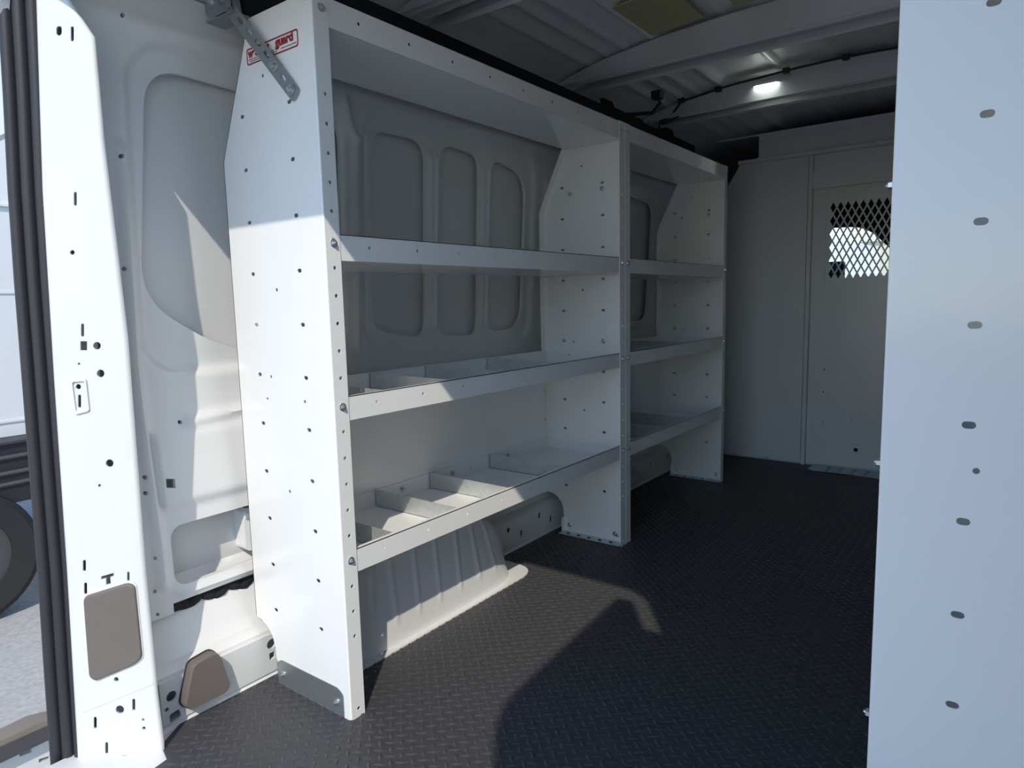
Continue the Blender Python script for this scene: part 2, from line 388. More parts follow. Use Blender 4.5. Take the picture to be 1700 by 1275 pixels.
for sx, nm, lb in ((1, 'trim_3', 'white painted rear pillar full of punched slots and holes beside the driver side wall'), (-1, 'trim_4', 'white painted rear pillar beside the passenger side shelf')):
    m_ = MB(); fm = pil(sx); m_.sheet(outl, ph, fm, .004)
    # rounded outer edge turning towards the seal and a return into the wall
    le = [p for p in outl[:7]]
    for k in range(len(le)-1):
        pass
    st = []
    for (a, b) in le: st.append(lambda q, w_, a=a, b=b: fm(a+q, b, w_))
    arc = [(.014*math.sin(t), -.014*(1-math.cos(t))) for t in np.linspace(0, math.pi/2, 6)]+[(.014, -.05), (.010, -.05)]+[(.010*math.sin(t), -.004-.010*(1-math.cos(t))) for t in np.linspace(math.pi/2, 0, 6)]
    m_.sweep(arc, st)
    re = RE
    arc2 = [(-.006*math.sin(t), -.006*(1-math.cos(t))) for t in np.linspace(0, math.pi/2, 4)]+[(.0515, -.126), (.0545, -.124), (-.003, -.007), (0, -.004)]
    m_.sweep(arc2, [(lambda q, w_, a=a, b=b: fm(a+q, b, w_)) for a, b in re])
    po = tag(m_.build(nm, M['paint'], smooth=40), lb, 'pillar', kind='structure')
    b2 = MB(); b2.sheet([(a+(.05 if k > 6 else .004), b) for k, (a, b) in enumerate(outl)], [], lambda u, v, w_: fm(u, v, w_-.09), .003)
    b2.build('inner_panel', M['paint'], po)
    if sx > 0:
        # small pressed pad and the seam across the pillar foot
        m_ = MB(); pd = [pxp(*p) for p in ((118, 630), (144, 628), (150, 682), (126, 688))]; pd = rpoly(pd, .006)
        pin = [(sum(p[0] for p in pd)/len(pd)+(p[0]-sum(q[0] for q in pd)/len(pd))*.80, sum(p[1] for p in pd)/len(pd)+(p[1]-sum(q[1] for q in pd)/len(pd))*.86) for p in pd]
        m_.sheet(pd, [pin], lambda u, v, w_: fm(u, v, w_+.004), .0042); m_.build('pressed_rim', M['paint'], po)
        m_ = MB(); s0 = pxp(139, 1181); s1 = pxp(254, 1134)
        m_.sweep([(-.0022, .0012), (.0022, .0012), (.0022, -.001), (-.0022, -.001)], [(lambda a, b, t=t: fm(s0[0]+(s1[0]-s0[0])*t, s0[1]+(s1[1]-s0[1])*t+a, b)) for t in (0, 1)])
        m_.build('seam_lip', M['paint'], po)
# taupe access cover on the pillar
fm = pil(1)
def cover(name, px, conv, fm, label, th, inset=.86):
    root = empty(name, fm(*conv(*px[0]), 0)); bpy.context.view_layer.update()
    L0 = Vector(root.location)
    pl = rpoly([conv(*p) for p in px], .012, 5); cx = sum(p[0] for p in pl)/len(pl); cy = sum(p[1] for p in pl)/len(pl)
    def ring(sc, off): return [Vector(fm(cx+(p[0]-cx)*sc, cy+(p[1]-cy)*sc, off))-L0 for p in pl]
    m = MB(); n = len(pl); rs = [ring(1, -.002), ring(1, th*.55), ring(.985, th*.85), ring(.955, th), ring(.93, th)]
    vs = [v for r_ in rs for v in r_]; fs = [(k*n+i, k*n+(i+1) % n, (k+1)*n+(i+1) % n, (k+1)*n+i) for k in range(len(rs)-1) for i in range(n)]
    fs += [tuple(range((len(rs)-1)*n, len(rs)*n)), tuple(range(n-1, -1, -1))]
    m.add(vs, fs); m.build('cover_plate', M['taupe'], root, smooth=50)
    m = MB(); vs = ring(1.035, -.002)+ring(1.035, .002)+ring(.98, .003); fs = [(k*n+i, k*n+(i+1) % n, (k+1)*n+(i+1) % n, (k+1)*n+i) for k in range(2) for i in range(n)]
    m.add(vs, fs); m.build('gasket_rim', M['seal'] if th > .015 else M['paint'], root)
    return tag(root, label, 'cover')
cover('access_cover', [(140, 989), (214, 966), (226, 971), (238, 1090), (226, 1101), (160, 1129), (150, 1122)], pxp, fm, 'taupe rounded rectangular plastic cover on the slotted rear pillar', .007)
cover('access_cover', [(316, 1102), (352, 1081), (363, 1086), (380, 1136), (372, 1148), (312, 1178), (303, 1170)], lambda x, y: tuple(on(x, y, 0, -.295)[1:]), lambda u, v, w_: (-.309+w_, u, v), 'taupe tapered plastic cover sticking out of the sill rail', .026)
# grab of white tape / rear floor lip
m_ = MB(); m_.sheet([(-.40, -.30), (-.30, -.235), (-.255, -.28), (-.20, -.30), (-.19, -.34), (1.2, -.34), (1.4, -.30), (1.4, -.46), (-.40, -.46)], [], fmz(-.004), .06)
tag(m_.build('trim_5', M['paint']), 'white rear door sill at the end of the floor', 'sill', kind='structure')
# header over the rear opening (out of frame above, it casts the shadow line)
HZ = 1.096+.40/KY
JX = 1.245
arcL = [(VL-.03+.17*(1-math.sin(t)), HZ-.17*(1-math.cos(t))) for t in np.linspace(math.pi/2, 0, 9)]
arcR = [(JX-.07*(1-math.sin(t)), HZ-.07*(1-math.cos(t))) for t in np.linspace(0, math.pi/2, 7)]
m_ = MB(); m_.sheet([(-.50, 1.25), (-.50, 1.90), (1.506, 1.90), (1.506, -.02), (JX, -.02)]+list(reversed(arcR))+list(reversed(arcL))+[(VL-.03, 1.25)], [], lambda u, v, w_: (u, -.40-w_*.5, v), .03)
tag(m_.build('trim_6', M['paint']), 'white header over the open rear doorway', 'header', kind='structure')
# black ribbed door seal down the left side of the opening
def seal_path(sx):
    pts = []
    for (x, y) in ((-30, -260), (22, -60), (26, 0), (35, 160), (42, 315), (52, 470), (64, 630), (76, 790), (88, 945), (98, 1110), (109, 1275), (119, 1420)):
        d = onp(x+18, y, PO+PU*.20-PN*.02, PN); pts.append(d)
    return pts
sp = seal_path(1)
m_ = MB()
rb = []
for k in range(4):
    for t in np.linspace(math.pi, 0, 6): rb.append(((-.038+k*.024)+.0112*math.cos(t)+.002, .004+.011*math.sin(t)))
rb += [(.045, -.012), (-.047, -.012)]
Wd = PU
m_.sweep([(-a, b) for a, b in rb], [(lambda a, b, p=p: tuple(p+PU*a+PN*b)) for p in sp])
tag(m_.build('door_seal', M['seal'], smooth=50), 'black ribbed rubber door seal along the slotted rear pillar', 'door seal')

# =================================================================== CEILING
CP = [(-.47, 1.30), (-.47, 1.55), (-.44, 1.66), (-.38, 1.735), (-.30, 1.765), (-.15, 1.80), (.1, 1.828), (.35, 1.84), (.503, 1.843)]
CP = CP+[(1.006-x, z) for x, z in reversed(CP[:-1])]
_cx = np.array([p[0] for p in CP]); _cz = np.array([p[1] for p in CP])
def zc(x): return float(np.interp(x, _cx, _cz))
def ceil_map(u, v, w_):
    h = 0
    if v > -.35:
        for xx, a in ((-.20, .010), (-.12, .012), (-.05, .010), (.06, .014), (.30, .014), (.503, .008), (.706, .014), (.946, .014), (1.06, .010), (1.13, .012), (1.21, .010)):
            d = abs(u-xx); h -= a*math.exp(-(d/.012)**2)
        h += .012*sst(u, .06, .10)-.012*sst(u, .90, .95)
    return (u, v, zc(u)+h-w_)
m_ = MB(); m_.sheet([(-.469, -.40), (1.475, -.40), (1.475, 4.2), (-.469, 4.2)], [], ceil_map, .006, grid=(.012, .1))
ceil = tag(m_.build('ceiling', M['roof'], smooth=60), 'grey white pressed steel van roof seen from inside', 'ceiling', kind='structure')
def bow(y0, wd, dp, name):
    """hat section roof bow across the van with punched holes"""
    m = MB(); rng = random.Random(int(y0*100))
    def low(x): return zc(min(max(x, -.36), 1.366))-.004-dp*sst(x, -.34, -.20)*sst(1.006-x, -.34, -.20)-.0
    hs = []
    for k in range(17): hs.append(circ(-.2+k*.09, .5, .0))
    # rear face (towards the doors), with holes; u = x, v = 0..1 up the face
    hl = [slot(-.20+i*.145, .52, .011, .42) for i in range(11)]
    m.sheet([(-.33, 0), (1.336, 0), (1.336, 1), (-.33, 1)], hl, lambda u, v, w_: (u, y0-wd/2-.012*v-w_*0, low(u)+(zc(u)-low(u))*v-.002), .0001, grid=(.05, .6))
    hu = []
    for i in range(8): hu.append(rrect(-.16+i*.19, .22, -.08+i*.19, .78, .01))
    m.sheet([(-.33, 0), (1.336, 0), (1.336, 1), (-.33, 1)], hu, lambda u, v, w_: (u, y0-wd/2+wd*v, low(u)-.002+w_), .0015, grid=(.05, .6))
    m.sheet([(-.33, 0), (1.336, 0), (1.336, 1), (-.33, 1)], [], lambda u, v, w_: (u, y0+wd/2+.012*v, low(u)+(zc(u)-low(u))*v-.002), .0001, grid=(.05, .6))
    # flanges lying against the roof
    for s_ in (-1, 1):
        m.sheet([(-.36, 0), (1.366, 0), (1.366, .03), (-.36, .03)], [], lambda u, v, w_, s_=s_: (u, y0+s_*(wd/2+.012+v), zc(u)-.016+w_), .0015, grid=(.05, .03))
    o = m.build(name, M['paint'], ceil, smooth=30)
    return low
low1 = bow(.62, .07, .04, 'roof_bow'); low2 = bow(1.46, .062, .034, 'roof_bow'); low3 = bow(2.17, .062, .030, 'roof_bow')
# tan pads
for k, (a, b) in enumerate((((.06, 1.10), (.255, 1.385)), ((.36, 1.08), (.56, 1.37)))):
    m_ = MB(); m_.sheet([(a[0], a[1]), (b[0], a[1]), (b[0], b[1]), (a[0], b[1])], [], lambda u, v, w_: (u, v, zc(u)-.003+.0+w_), .006, grid=.05)
    tag(m_.build('sound_pad', M['tan']), ['tan fibre sound pad on the roof nearer the driver side', 'tan fibre sound pad on the roof nearer the passenger side'][k], 'sound pad', 'fibre pads stuck on the roof sheet')
# dome lamp on the front bow
root = empty('dome_lamp', (.245, 2.118, low3(.245)-.004)); tag(root, 'lit white dome lamp on the front roof bow', 'lamp')
m_ = MB(); pl = rrect(-.058, -.024, .058, .024, .022)
m_.sheet(pl, [], lambda u, v, w_: (u, v, w_), .012); m_.build('housing', M['white'], root)
m_ = MB(); n = len(pl); vs = [(a*.9, b*.86, -.012) for a, b in pl]+[(a*.82, b*.7, -.022) for a, b in pl]+[(a*.5, b*.35, -.026) for a, b in pl]
m_.add(vs, [(k*n+i, k*n+(i+1) % n, (k+1)*n+(i+1) % n, (k+1)*n+i) for k in range(2) for i in range(n)]+[tuple(range(2*n, 3*n))]); m_.build('lens', M['lens'], root)
# wiring along the front bow
root = empty('wire_loom', (-.25, 2.11, 1.70)); tag(root, 'thin black wire loom clipped along the front roof bow', 'cable')
pts = [(0, .03, -.02), (.02, .0, .02), (.07, 0, .03)]+[(x+.25, 2.085-2.11, low3(x)+.012-1.70) for x in np.linspace(-.12, .95, 22)]
m_ = MB(); m_.tube(pts, .0045, 6); m_.build('wire', M['wire'], root)
m_ = MB(); m_.box((-.012, -.010, -.010), (.012, .010, .010)); clipm = m_.build('clip', M['wire'], root, loc=(.13, -.022, .018+low3(-.12)-1.70))
for x in (.05, .33, .55, .78): inst(clipm.data, 'clip', root, (x+.25, -.025, low3(x)+.012-1.70))
pts = [(.02, .02, .012), (.10, .01, .028)]+[(x+.25, .02, low3(x)-.008-1.70) for x in np.linspace(-.10, .16, 6)]+[(.42, .01, low3(.18)-.012-1.70)]
m_ = MB(); m_.tube(pts, .004, 6); m_.build('lamp_lead', M['wire'], root)
root = empty('wire_plug', (-.12, 1.84, 1.72)); tag(root, 'black wiring plug hanging between the roof bows over the far shelf unit', 'connector')
m_ = MB(); m_.box((-.02, -.02, .02), (.02, .02, .05)); m_.build('plug', M['wire'], root)
m_ = MB(); m_.tube([(0, 0, .04), (.012, .0, 0), (-.01, -.03, -.04), (-.07, -.10, -.05), (-.12, -.2, -.06)], .008, 6); m_.build('lead', M['wire'], root)
# notched matte black strip over the shelf tops along the roof edge
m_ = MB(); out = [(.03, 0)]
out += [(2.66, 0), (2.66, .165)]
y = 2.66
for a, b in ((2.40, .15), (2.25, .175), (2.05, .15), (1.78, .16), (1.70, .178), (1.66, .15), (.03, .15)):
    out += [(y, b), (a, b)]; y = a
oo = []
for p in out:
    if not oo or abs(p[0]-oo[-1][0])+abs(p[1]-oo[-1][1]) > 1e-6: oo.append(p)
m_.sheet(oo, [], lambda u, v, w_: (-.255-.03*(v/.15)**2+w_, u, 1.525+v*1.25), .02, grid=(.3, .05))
tag(m_.build('roof_edge_strip', M['black']), 'long black strip along the roof edge above the driver side shelves', 'trim strip')

# =================================================================== BULKHEAD
BY = 2.93
def bmap(off=0.): return lambda u, v, w_: (u, BY-off-w_, v)
bolt_m = MB(); bolt_m.cyl((0, 0, 0), (0, 0, .0015), .0085, n=14); bolt_m.cyl((0, 0, .0015), (0, 0, .0065), .0058, .0052, n=6); bolt_m.cyl((0, 0, .0065), (0, 0, .009), .0026, .0024, n=8)
bolt_src = bolt_m.build('bolt', M['bolt']); BOLT = bolt_src.data; bpy.data.objects.remove(bolt_src)
RX90 = (R(90), 0, 0); RYP = (0, R(90), 0); RYN = (0, R(-90), 0)
m_ = MB(); m_.sheet([(-.40, -.01), (1.40, -.01), (1.40, 1.78), (-.40, 1.78)], [[(.275, .03), (.851, .03), (.851, 1.43), (.275, 1.43)], [(-.385, 1.22), (-.26, 1.22), (-.10, 1.60), (-.035, 1.66), (-.035, 1.77), (-.385, 1.77)]], lambda u, v, w_: (u, BY+.012-w_, v), .003)
bulk = tag(m_.build('wall_front', M['bulk']), 'grey steel bulkhead between cargo space and cab', 'wall', kind='structure')
m_ = MB(); m_.sheet([(-.36, .008), (.225, .008), (.225, 1.632), (-.118, 1.648), (-.36, 1.25)], [circ(-.20+.0, .015, .004), circ(.216, .30, .004), circ(.216, .62, .004), circ(.216, 1.2, .004), circ(.215, 1.60, .005), circ(.10, 1.615, .006)], bmap(.004), .004)
m_.build('side_panel', M['bulk'], bulk)
m_ = MB(); m_.sheet([(.884, .008), (1.366, .008), (1.366, 1.25), (1.12, 1.648), (.884, 1.632)], [], bmap(.004), .004); m_.build('side_panel', M['bulk'], bulk)
m_ = MB(); m_.box((-.13, BY-.036, 1.626), (1.13, BY+.004, 1.644)); m_.build('top_rail', M['bulk'], bulk)
for x in (.232, .866):
    m_ = MB(); m_.box((x, BY-.020, .0), (x+.018, BY+.01, 1.63)); m_.build('door_post', M['bulk'], bulk)
m_ = MB(); m_.sheet([(.256, 1.53), (.864, 1.53), (.864, 1.63), (.256, 1.63)], [], bmap(-.0085), .003); m_.build('transom_panel', M['bulk'], bulk)
m_ = MB(); m_.sheet([(.250, 1.456), (.866, 1.456), (.866, 1.542), (.250, 1.542)], [], bmap(.012), .014); m_.build('transom_panel', M['bulk'], bulk)
m_ = MB(); m_.sheet([(-.02, 0), (1.026, 0), (1.10, 1), (-.03, 1)], [circ(.12+.2*i, .55, .012) for i in range(5)], lambda u, v, w_: (u, BY+.0+.02*v-w_, 1.648+.128*v), .003); m_.build('overhead_panel', M['roof'], bulk)
for x, z in ((-.13, .013), (.05, .012)): inst(BOLT, 'bolt', bulk, (x, BY-.004, z), RX90)
# sliding door
WX0, WX1, WZ0, WZ1 = .318, .808, .965, 1.408
m_ = MB(); m_.sheet([(.256, .012), (.860, .012), (.860, 1.450), (.256, 1.450)],
                    [[(WX0, WZ0), (WX1, WZ0), (WX1, WZ1), (WX0, WZ1)], circ(.495, .105, .011), circ(.33, .52, .004), circ(.33, .40, .004), circ(.335, .235, .003), circ(.47, .265, .003), circ(.345, 1.428, .004)], bmap(-.004), .003)
door = tag(m_.build('door_1', M['bulk']), 'grey bulkhead door with a diamond mesh window', 'door', kind='structure')
px_, pz_ = .0347, .0672; hol = []
for i in range(-1, 16):
    for j in range(-1, 9):
        for kk in (0, 1):
            cx = WX0+.012+(i+.5*kk)*px_; cz = WZ0+.02+(j+.5*kk)*pz_
            if cx-px_/2 < WX0-.004 or cx+px_/2 > WX1+.004 or cz-pz_/2 < WZ0-.006 or cz+pz_/2 > WZ1+.006: continue
            a, b = px_/2-.0042, pz_/2-.0078; hol.append([(cx-a, cz), (cx, cz-b), (cx+a, cz), (cx, cz+b)])
m_ = MB(); m_.sheet([(WX0-.012, WZ0-.012), (WX1+.012, WZ0-.012), (WX1+.012, WZ1+.012), (WX0-.012, WZ1+.012)], hol, bmap(-.0075), .002)
m_.build('mesh_grille', M['bulk'], door)
m_ = MB(); m_.sheet([(WX0-.03, WZ0-.04), (WX1+.03, WZ0-.04), (WX1+.03, WZ1+.022), (WX0-.03, WZ1+.022)], [[(WX0, WZ0), (WX1, WZ0), (WX1, WZ1), (WX0, WZ1)]], bmap(-.002), .002); m_.build('window_frame', M['bulk'], door)
m_ = MB(); m_.box((.31, BY+.0005, .22), (.82, BY+.004, .2225)); m_.build('seam', M['bulk'], door)
# papers pushed under the door
root = empty('paper_sheets', (.45, 2.86, 0)); tag(root, 'loose printed paper sheets lying on the mat at the foot of the bulkhead door', 'paper')
for k in range(3):
    m_ = MB(); a = R(-6+5*k); c, s_ = math.cos(a), math.sin(a)
    f = lambda u, v, w_, k=k, c=c, s_=s_: (u*c-v*s_+.01*k, u*s_+v*c-.006*k, .0035+.001*k+w_)
    m_.sheet([(-.16, -.055), (.20, -.055), (.20, .06), (-.16, .06)], [], f, .0006); pp = m_.build('sheet', M['paper'], root)
    for q in range(4):
        m2 = MB(); m2.sheet([(-.10+.06*q, -.05), (-.085+.06*q, -.05), (-.075+.06*q, .055), (-.09+.06*q, .055)], [], lambda u, v, w_, f=f: f(u, v, w_+.0004), .0003)
        m2.build('print_block', M['glassy'], pp)

# =================================================================== SHELF UNITS
D, DB, DT, H, ZT = .347, .272, .214, 1.524, 1.2455
def make_unit(name, label, ox, sx, oy, W, divs, decal=False, group=None):
    root = empty(name, (ox, oy, 0)); tag(root, label, 'shelving', group)
    X = lambda x, y, z: (sx*x, y, z)
    prof = [(-.003, 0), (-DB, 0), (-DB, .06), (-.274, .092), (-.283, .118), (-.300, .137), (-.325, .148), (-D, .152), (-D, ZT), (-DT, H), (-.003, H)]
    zs = [.19+.1141*k for k in range(11)]
    hs = []
    for z in zs:
        hs.append(slot(-.0885, z, .014, .0085))
        if z < 1.34: hs.append(slot(-.26, z, .014, .0085))
    hs += [circ(-.174, z, .0042, 8) for z in (.496, .951, 1.40)]+[circ(-.217, .757, .0038, 8), circ(-.237, .705, .0038, 8), circ(-.098, .708, .0038, 8)]
    panels = []
    for k, (y0, sy) in enumerate(((0, 1), (W, -1))):
        m = MB(); m.sheet(prof, hs, lambda u, v, w_: X(u, y0-sy*w_, v), .0018)
        # front fold and flange
        fh = [circ(.022, .020, .0042, 8)]+[circ(.022, .19+.0572*i, .0042, 8) for i in range(21)]
        m.sheet([(.003, 0), (.039, 0), (.039, H), (.003, H)], fh, lambda u, v, w_: X(w_, y0+sy*u, v), .0018)
        arc = [(-.003+.003*math.sin(t), .003-.003*math.cos(t)) for t in np.linspace(0, math.pi/2, 5)]+[(-.0018, .003), (-.003, .0018)]
        m.sweep(arc, [(lambda a, b, z=z: X(a, y0+sy*b, z)) for z in (0, H)])
        # back flanges
        bh = [circ(.016, .22+.114*i, .004, 8) for i in range(9)]
        m.sheet([(.0, .152), (.030, .152), (.030, ZT), (0, ZT)], bh, lambda u, v, w_: X(-D-w_, y0+sy*u, v), .0018)
        m.sheet([(.0, 0), (.030, 0), (.030, 1), (0, 1)], [circ(.016, .3, .004, 8), circ(.016, .62, .004, 8)][:0], lambda u, v, w_: X(-D+(D-DT)*v-w_, y0+sy*u, ZT+(H-ZT)*v), .0018)
        m.sheet([(.0, .0), (.02, .0), (.02, .06), (0, .06)], [], lambda u, v, w_: X(-DB-w_, y0+sy*u, v), .0018)
        po = m.build('end_panel', M['white'], root); panels.append(po)
        # bolts through the front flange into each shelf
        for z in (.363, .701, 1.041, 1.497): inst(BOLT, 'bolt', po, X(.0, y0+sy*.022, z), RYP if sx > 0 else RYN)
        if k == 1:
            for x, z in ((-.225, 1.305), (-.09, 1.31), (-.26, .761), (-.0885, .761), (-.245, .03), (-.035, .03)): inst(BOLT, 'bolt', po, X(x, y0-.002, z), RX90)
        # foot bracket
        m = MB()
        if k == 0:
            m.sheet(rpoly([(-.268, .003), (-.022, .003), (-.022, .056), (-.040, .066), (-.250, .066), (-.268, .056)], .006), [], lambda u, v, w_: X(u, -.0022-w_, v), .002)
            m.sheet([(-.268, 0), (-.022, 0), (-.022, .03), (-.268, .03)], [], lambda u, v, w_: X(u, v-.002, .0045+w_), .002)
            fb = m.build('foot_bracket', M['zinc'], root)
            for x in (-.245, -.045): inst(BOLT, 'bolt', fb, X(x, -.0022, .032), RX90)
        else:
            m.sheet([(-DB, 0), (-.006, 0), (-.006, .042), (-DB, .042)], [rpoly([(-.25+.047*i, .012), (-.236+.047*i, .012), (-.228+.047*i, .032), (-.242+.047*i, .032)], .003) for i in range(5)], lambda u, v, w_: X(u, W-v-.002, .0045+w_), .002)
            m.build('foot_bracket', M['galv'], root)
    # shelves
    nl = int((W-.10)/.147)
    for si, (z0, dp, lip) in enumerate(((.331, .336, .052), (.669, .336, .052), (1.006, .336, .054), (1.466, .240, .058))):
        m = MB(); y0, y1 = .0025, W-.0025
        m.box(X(-dp, y0, z0), X(-.003, y1, z0+.0018))
        lh = [circ(.12+.147*i, .030, .0038, 8) for i in range(nl)]
        m.sheet([(y0, 0), (y1, 0), (y1, lip), (y0, lip)], lh, lambda u, v, w_: X(-.0022+w_, u, z0+v), .0018)
        m.box(X(-.014, y0, z0+lip-.0018), X(-.0022, y1, z0+lip))
        if si < 3:
            m.sheet([(y0, 0), (y1, 0), (y1, lip-.004), (y0, lip-.004)], [circ(.07+.15*i, .026, .0035, 8) for i in range(nl)], lambda u, v, w_: X(-dp+w_, u, z0+v), .0018)
            for yy in (y0+.0005, y1-.0025): m.box(X(-dp, yy, z0), X(-.004, yy+.0018, z0+.034))
        so_ = m.build('shelf', M['white'], root)
        if si < 2:
            for y in divs:
                d = MB(); d.sheet([(-dp+.004, .002), (-.006, .002), (-.006, .049), (-dp+.004, .052)], [], lambda u, v, w_: X(u, y-w_, z0+v), .0015)
                d.box(X(-dp+.006, y, z0+.0018), X(-.008, y+.018, z0+.0033)); d.box(X(-dp+.0035, y, z0+.002), X(-dp+.005, y+.020, z0+.050)); d.box(X(-.0065, y, z0+.002), X(-.005, y+.020, z0+.047))
                d.build('divider', M['galv'], so_)
            for y in divs: inst(BOLT, 'bolt', so_, X(-dp+.002, y+.11, z0+.026), RYP if sx > 0 else RYN)
    m = MB(); m.sheet([(.032, .335), (W-.032, .335), (W-.032, .722), (.032, .722)], [], lambda u, v, w_: X(-.339+w_, u, v), .0015); m.build('back_panel', M['white'], root)
    if decal:
        p0 = panels[0]
        def dm(off): return lambda u, v, w_: X(u, -off-w_, v)
        m = MB(); a = rrect(-.227, 1.430, -.047, 1.464, .006); b = rrect(-.2238, 1.4332, -.0502, 1.4608, .004)
        m.sheet(a, [b], dm(.0004), .0003); dec = m.build('decal', M['red'], p0); dec['label'] = 'red outlined brand decal'
        def text(body, size, x, z, mt, sxx=1.0):
            cu = bpy.data.curves.new('lettering', 'FONT'); cu.body = body; cu.size = size; cu.extrude = .00012; cu.offset = size*(.055 if size > .01 else .01)
            to = bpy.data.objects.new('lettering', cu); COL.objects.link(to); bpy.context.view_layer.update()
            me = bpy.data.meshes.new_from_object(to.evaluated_get(bpy.context.evaluated_depsgraph_get())); bpy.data.objects.remove(to)
            for v in me.vertices: v.co = (sx*(x+v.co.x*sxx), -.0006-v.co.z, z+v.co.y)
            me.materials.clear(); me.materials.append(mt)
            o = bpy.data.objects.new('lettering', me); COL.objects.link(o); o.parent = p0; return o
        text('weather', .0245, -.2205, 1.4450, M['red'], .92); text('guard', .0245, -.1225, 1.4455, M['red'], 1.08)
        m = MB(); m.box(X(-.221, -.0007, 1.4398), X(-.128, -.0004, 1.4414)); m.build('decal_rule', M['red'], p0)
        m = MB(); xx = -.215
        for q in range(14):
            wq = .0035+.002*((q*7) % 3); m.box(X(xx, -.0007, 1.4355), X(xx+wq, -.0004, 1.4372)); xx += wq+.0016
        xx = -.105
        for q in range(9):
            wq = .003+.0015*((q*5) % 3); m.box(X(xx, -.0007, 1.4375), X(xx+wq, -.0004, 1.4392)); xx += wq+.0014
        m.build('small_print', M['ink'], p0)
    return root
U1 = make_unit('shelving_unit', 'wide white steel shelf unit with a strap braced end panel and galvanised dividers', 0, 1, 0, 1.31, (.165, .392, .618, .922), decal=True)
U2 = make_unit('shelving_unit', 'narrower white steel shelf unit between the wide shelf unit and the bulkhead', 0, 1, 1.3105, 1.05, (.34, .66), group=None)
U3 = make_unit('shelving_unit', 'white steel shelf unit on the passenger side showing its perforated end panel', 1.006, -1, .03, 1.31, (.392, .618, .922))

# brace strap to the roof edge
root = empty('brace_strap', (-.06, -.004, 1.34)); tag(root, 'slotted galvanised brace strap bolted over the red decal up to the roof edge', 'brace')
A = np.array([-.068, 1.345]); B = np.array([-.268, 1.575]); L = float(np.linalg.norm(B-A)); du = (B-A)/L; dn = np.array([-du[1], du[0]])
def sm(u, v, w_):
    p = A+du*u+dn*v; return (p[0]+.06, -.0045-.022*(u/L)**2-w_+.004, p[1]-1.34)
m_ = MB(); m_.sheet(rpoly([(-.014, -.0155), (L, -.0155), (L, .0155), (-.014, .0155)], [.010, .002, .002, .010]), [slot(.045+.0365*i, 0, .022, .008) for i in range(7) if i not in (1,)], sm, .003, grid=(.05, .04))
st_ = m_.build('strap', M['zinc'], root)
for u in (.006, .08):
    p = sm(u, 0, 0); b = inst(BOLT, 'bolt', st_, (p[0], p[1]-.0005, p[2]), RX90); b.scale = (1.3, 1.3, 1.3)
m_ = MB()
def bmf(u, v, w_): return (u+.06, -.03+.004-w_, v-1.34)
m_.sheet(rpoly([(-.325, 1.552), (-.30, 1.538), (-.245, 1.535), (-.232, 1.548), (-.232, 1.64), (-.325, 1.64)], .006), [], bmf, .004)
m_.box((-.325+.06, -.026, 1.534-1.34), (-.232+.06, .02, 1.538-1.34))
br = m_.build('roof_bracket', M['zinc'], root)
for x in (-.30, -.258): b = inst(BOLT, 'bolt', br, (x+.06, -.026, 1.572-1.34), RX90); b.scale = (1.4, 1.4, 1.4)

# =================================================================== RIGHT WALL
m_ = MB()
m_.sheet([(-.33, .20), (FAR, .20), (FAR, 1.575), (-.33, 1.575)], [rrect(.5, .80, 1.3, 1.42, .08), rrect(1.5, .80, 2.45, 1.42, .08)], lambda u, v, w_: (1.006-Xw(v)-w_, u, v), .012, grid=.05)
wr = tag(m_.build('wall_right', M['paint']), 'white steel inner wall on the passenger side', 'wall', kind='structure')
m_ = MB(); m_.sheet([(-.34, -.60), (4.0, -.60), (4.0, 1.62), (-.34, 1.62)], [], lambda u, v, w_: (1.006-Xw(min(v, 1.42))+.055-w_, u, v), .004, grid=(.3, .1)); m_.build('outer_skin', M['skin'], wr)
m_ = MB(); m_.sweep([(1.006-a, b) for a, b in prof], [(lambda a, b, yy=yy: (a, yy, b)) for yy in (-.30, .02)]); tag(m_.build('trim_7', M['paint']), 'white side sill rail behind the passenger side wheel arch', 'sill', kind='structure')
# rear door swung open on the passenger side (out of frame, throws the slanted floor shadow)
root = empty('door_2', (1.33, -.50, -.1)); tag(root, 'white rear cargo door swung open beside the passenger side pillar', 'door', kind='structure')
ob = rpoly([(.085, .02), (-.675, .02), (-.675, 1.72), (-.005, 1.72), (-.005, 1.50), (.085, 1.46)], [.03, .06, .10, .01, .01, .01], 6)
fmd = lambda u, v, w_: (.0-u*.05+w_, u, v)
m_ = MB(); m_.sheet(ob, [], lambda u, v, w_: (-.045-u*.065+w_, u-.02, v), .05); m_.build('door_shell', M['paint'], root)
m_ = MB(); m_.box((-.02, -.02, .3), (.03, .04, .42)); m_.box((-.02, -.02, 1.2), (.03, .04, 1.32)); m_.build('hinge', M['paint'], root)

# =================================================================== REAR BUMPER, NEIGHBOURING VAN
root = empty('rear_bumper', (-.80, -.40, -.40)); tag(root, 'dusty grey plastic rear bumper corner below the door seal', 'bumper')
def bxp(x, y): p = on(x, y, 0, -.80); return (p[1]+.40, p[2]+.40)
def bprism(px, x0, t, holes=()):
    m = MB(); m.sheet([bxp(*p) for p in px], [[bxp(*p) for p in h] for h in holes], lambda u, v, w_: (x0+w_, u, v), t); return m
bprism([(-60, 1268), (110, 1192), (110, 1215), (-60, 1296)], .0, .05).build('bumper_shell', M['bumper'], root)
bprism([(-60, 1258), (20, 1223), (60, 1203), (110, 1190), (110, 1196), (-60, 1272)], -.004, .06).build('step_pad', M['tanplastic'], root)
bprism([(-60, 1290), (110, 1210), (110, 1400), (-60, 1400)], -.03, .05, [[(40, 1256), (60, 1248), (60, 1256), (40, 1264)], [(72, 1268), (90, 1262), (90, 1268), (72, 1274)]]).build('lower_panel', M['paint'], root)

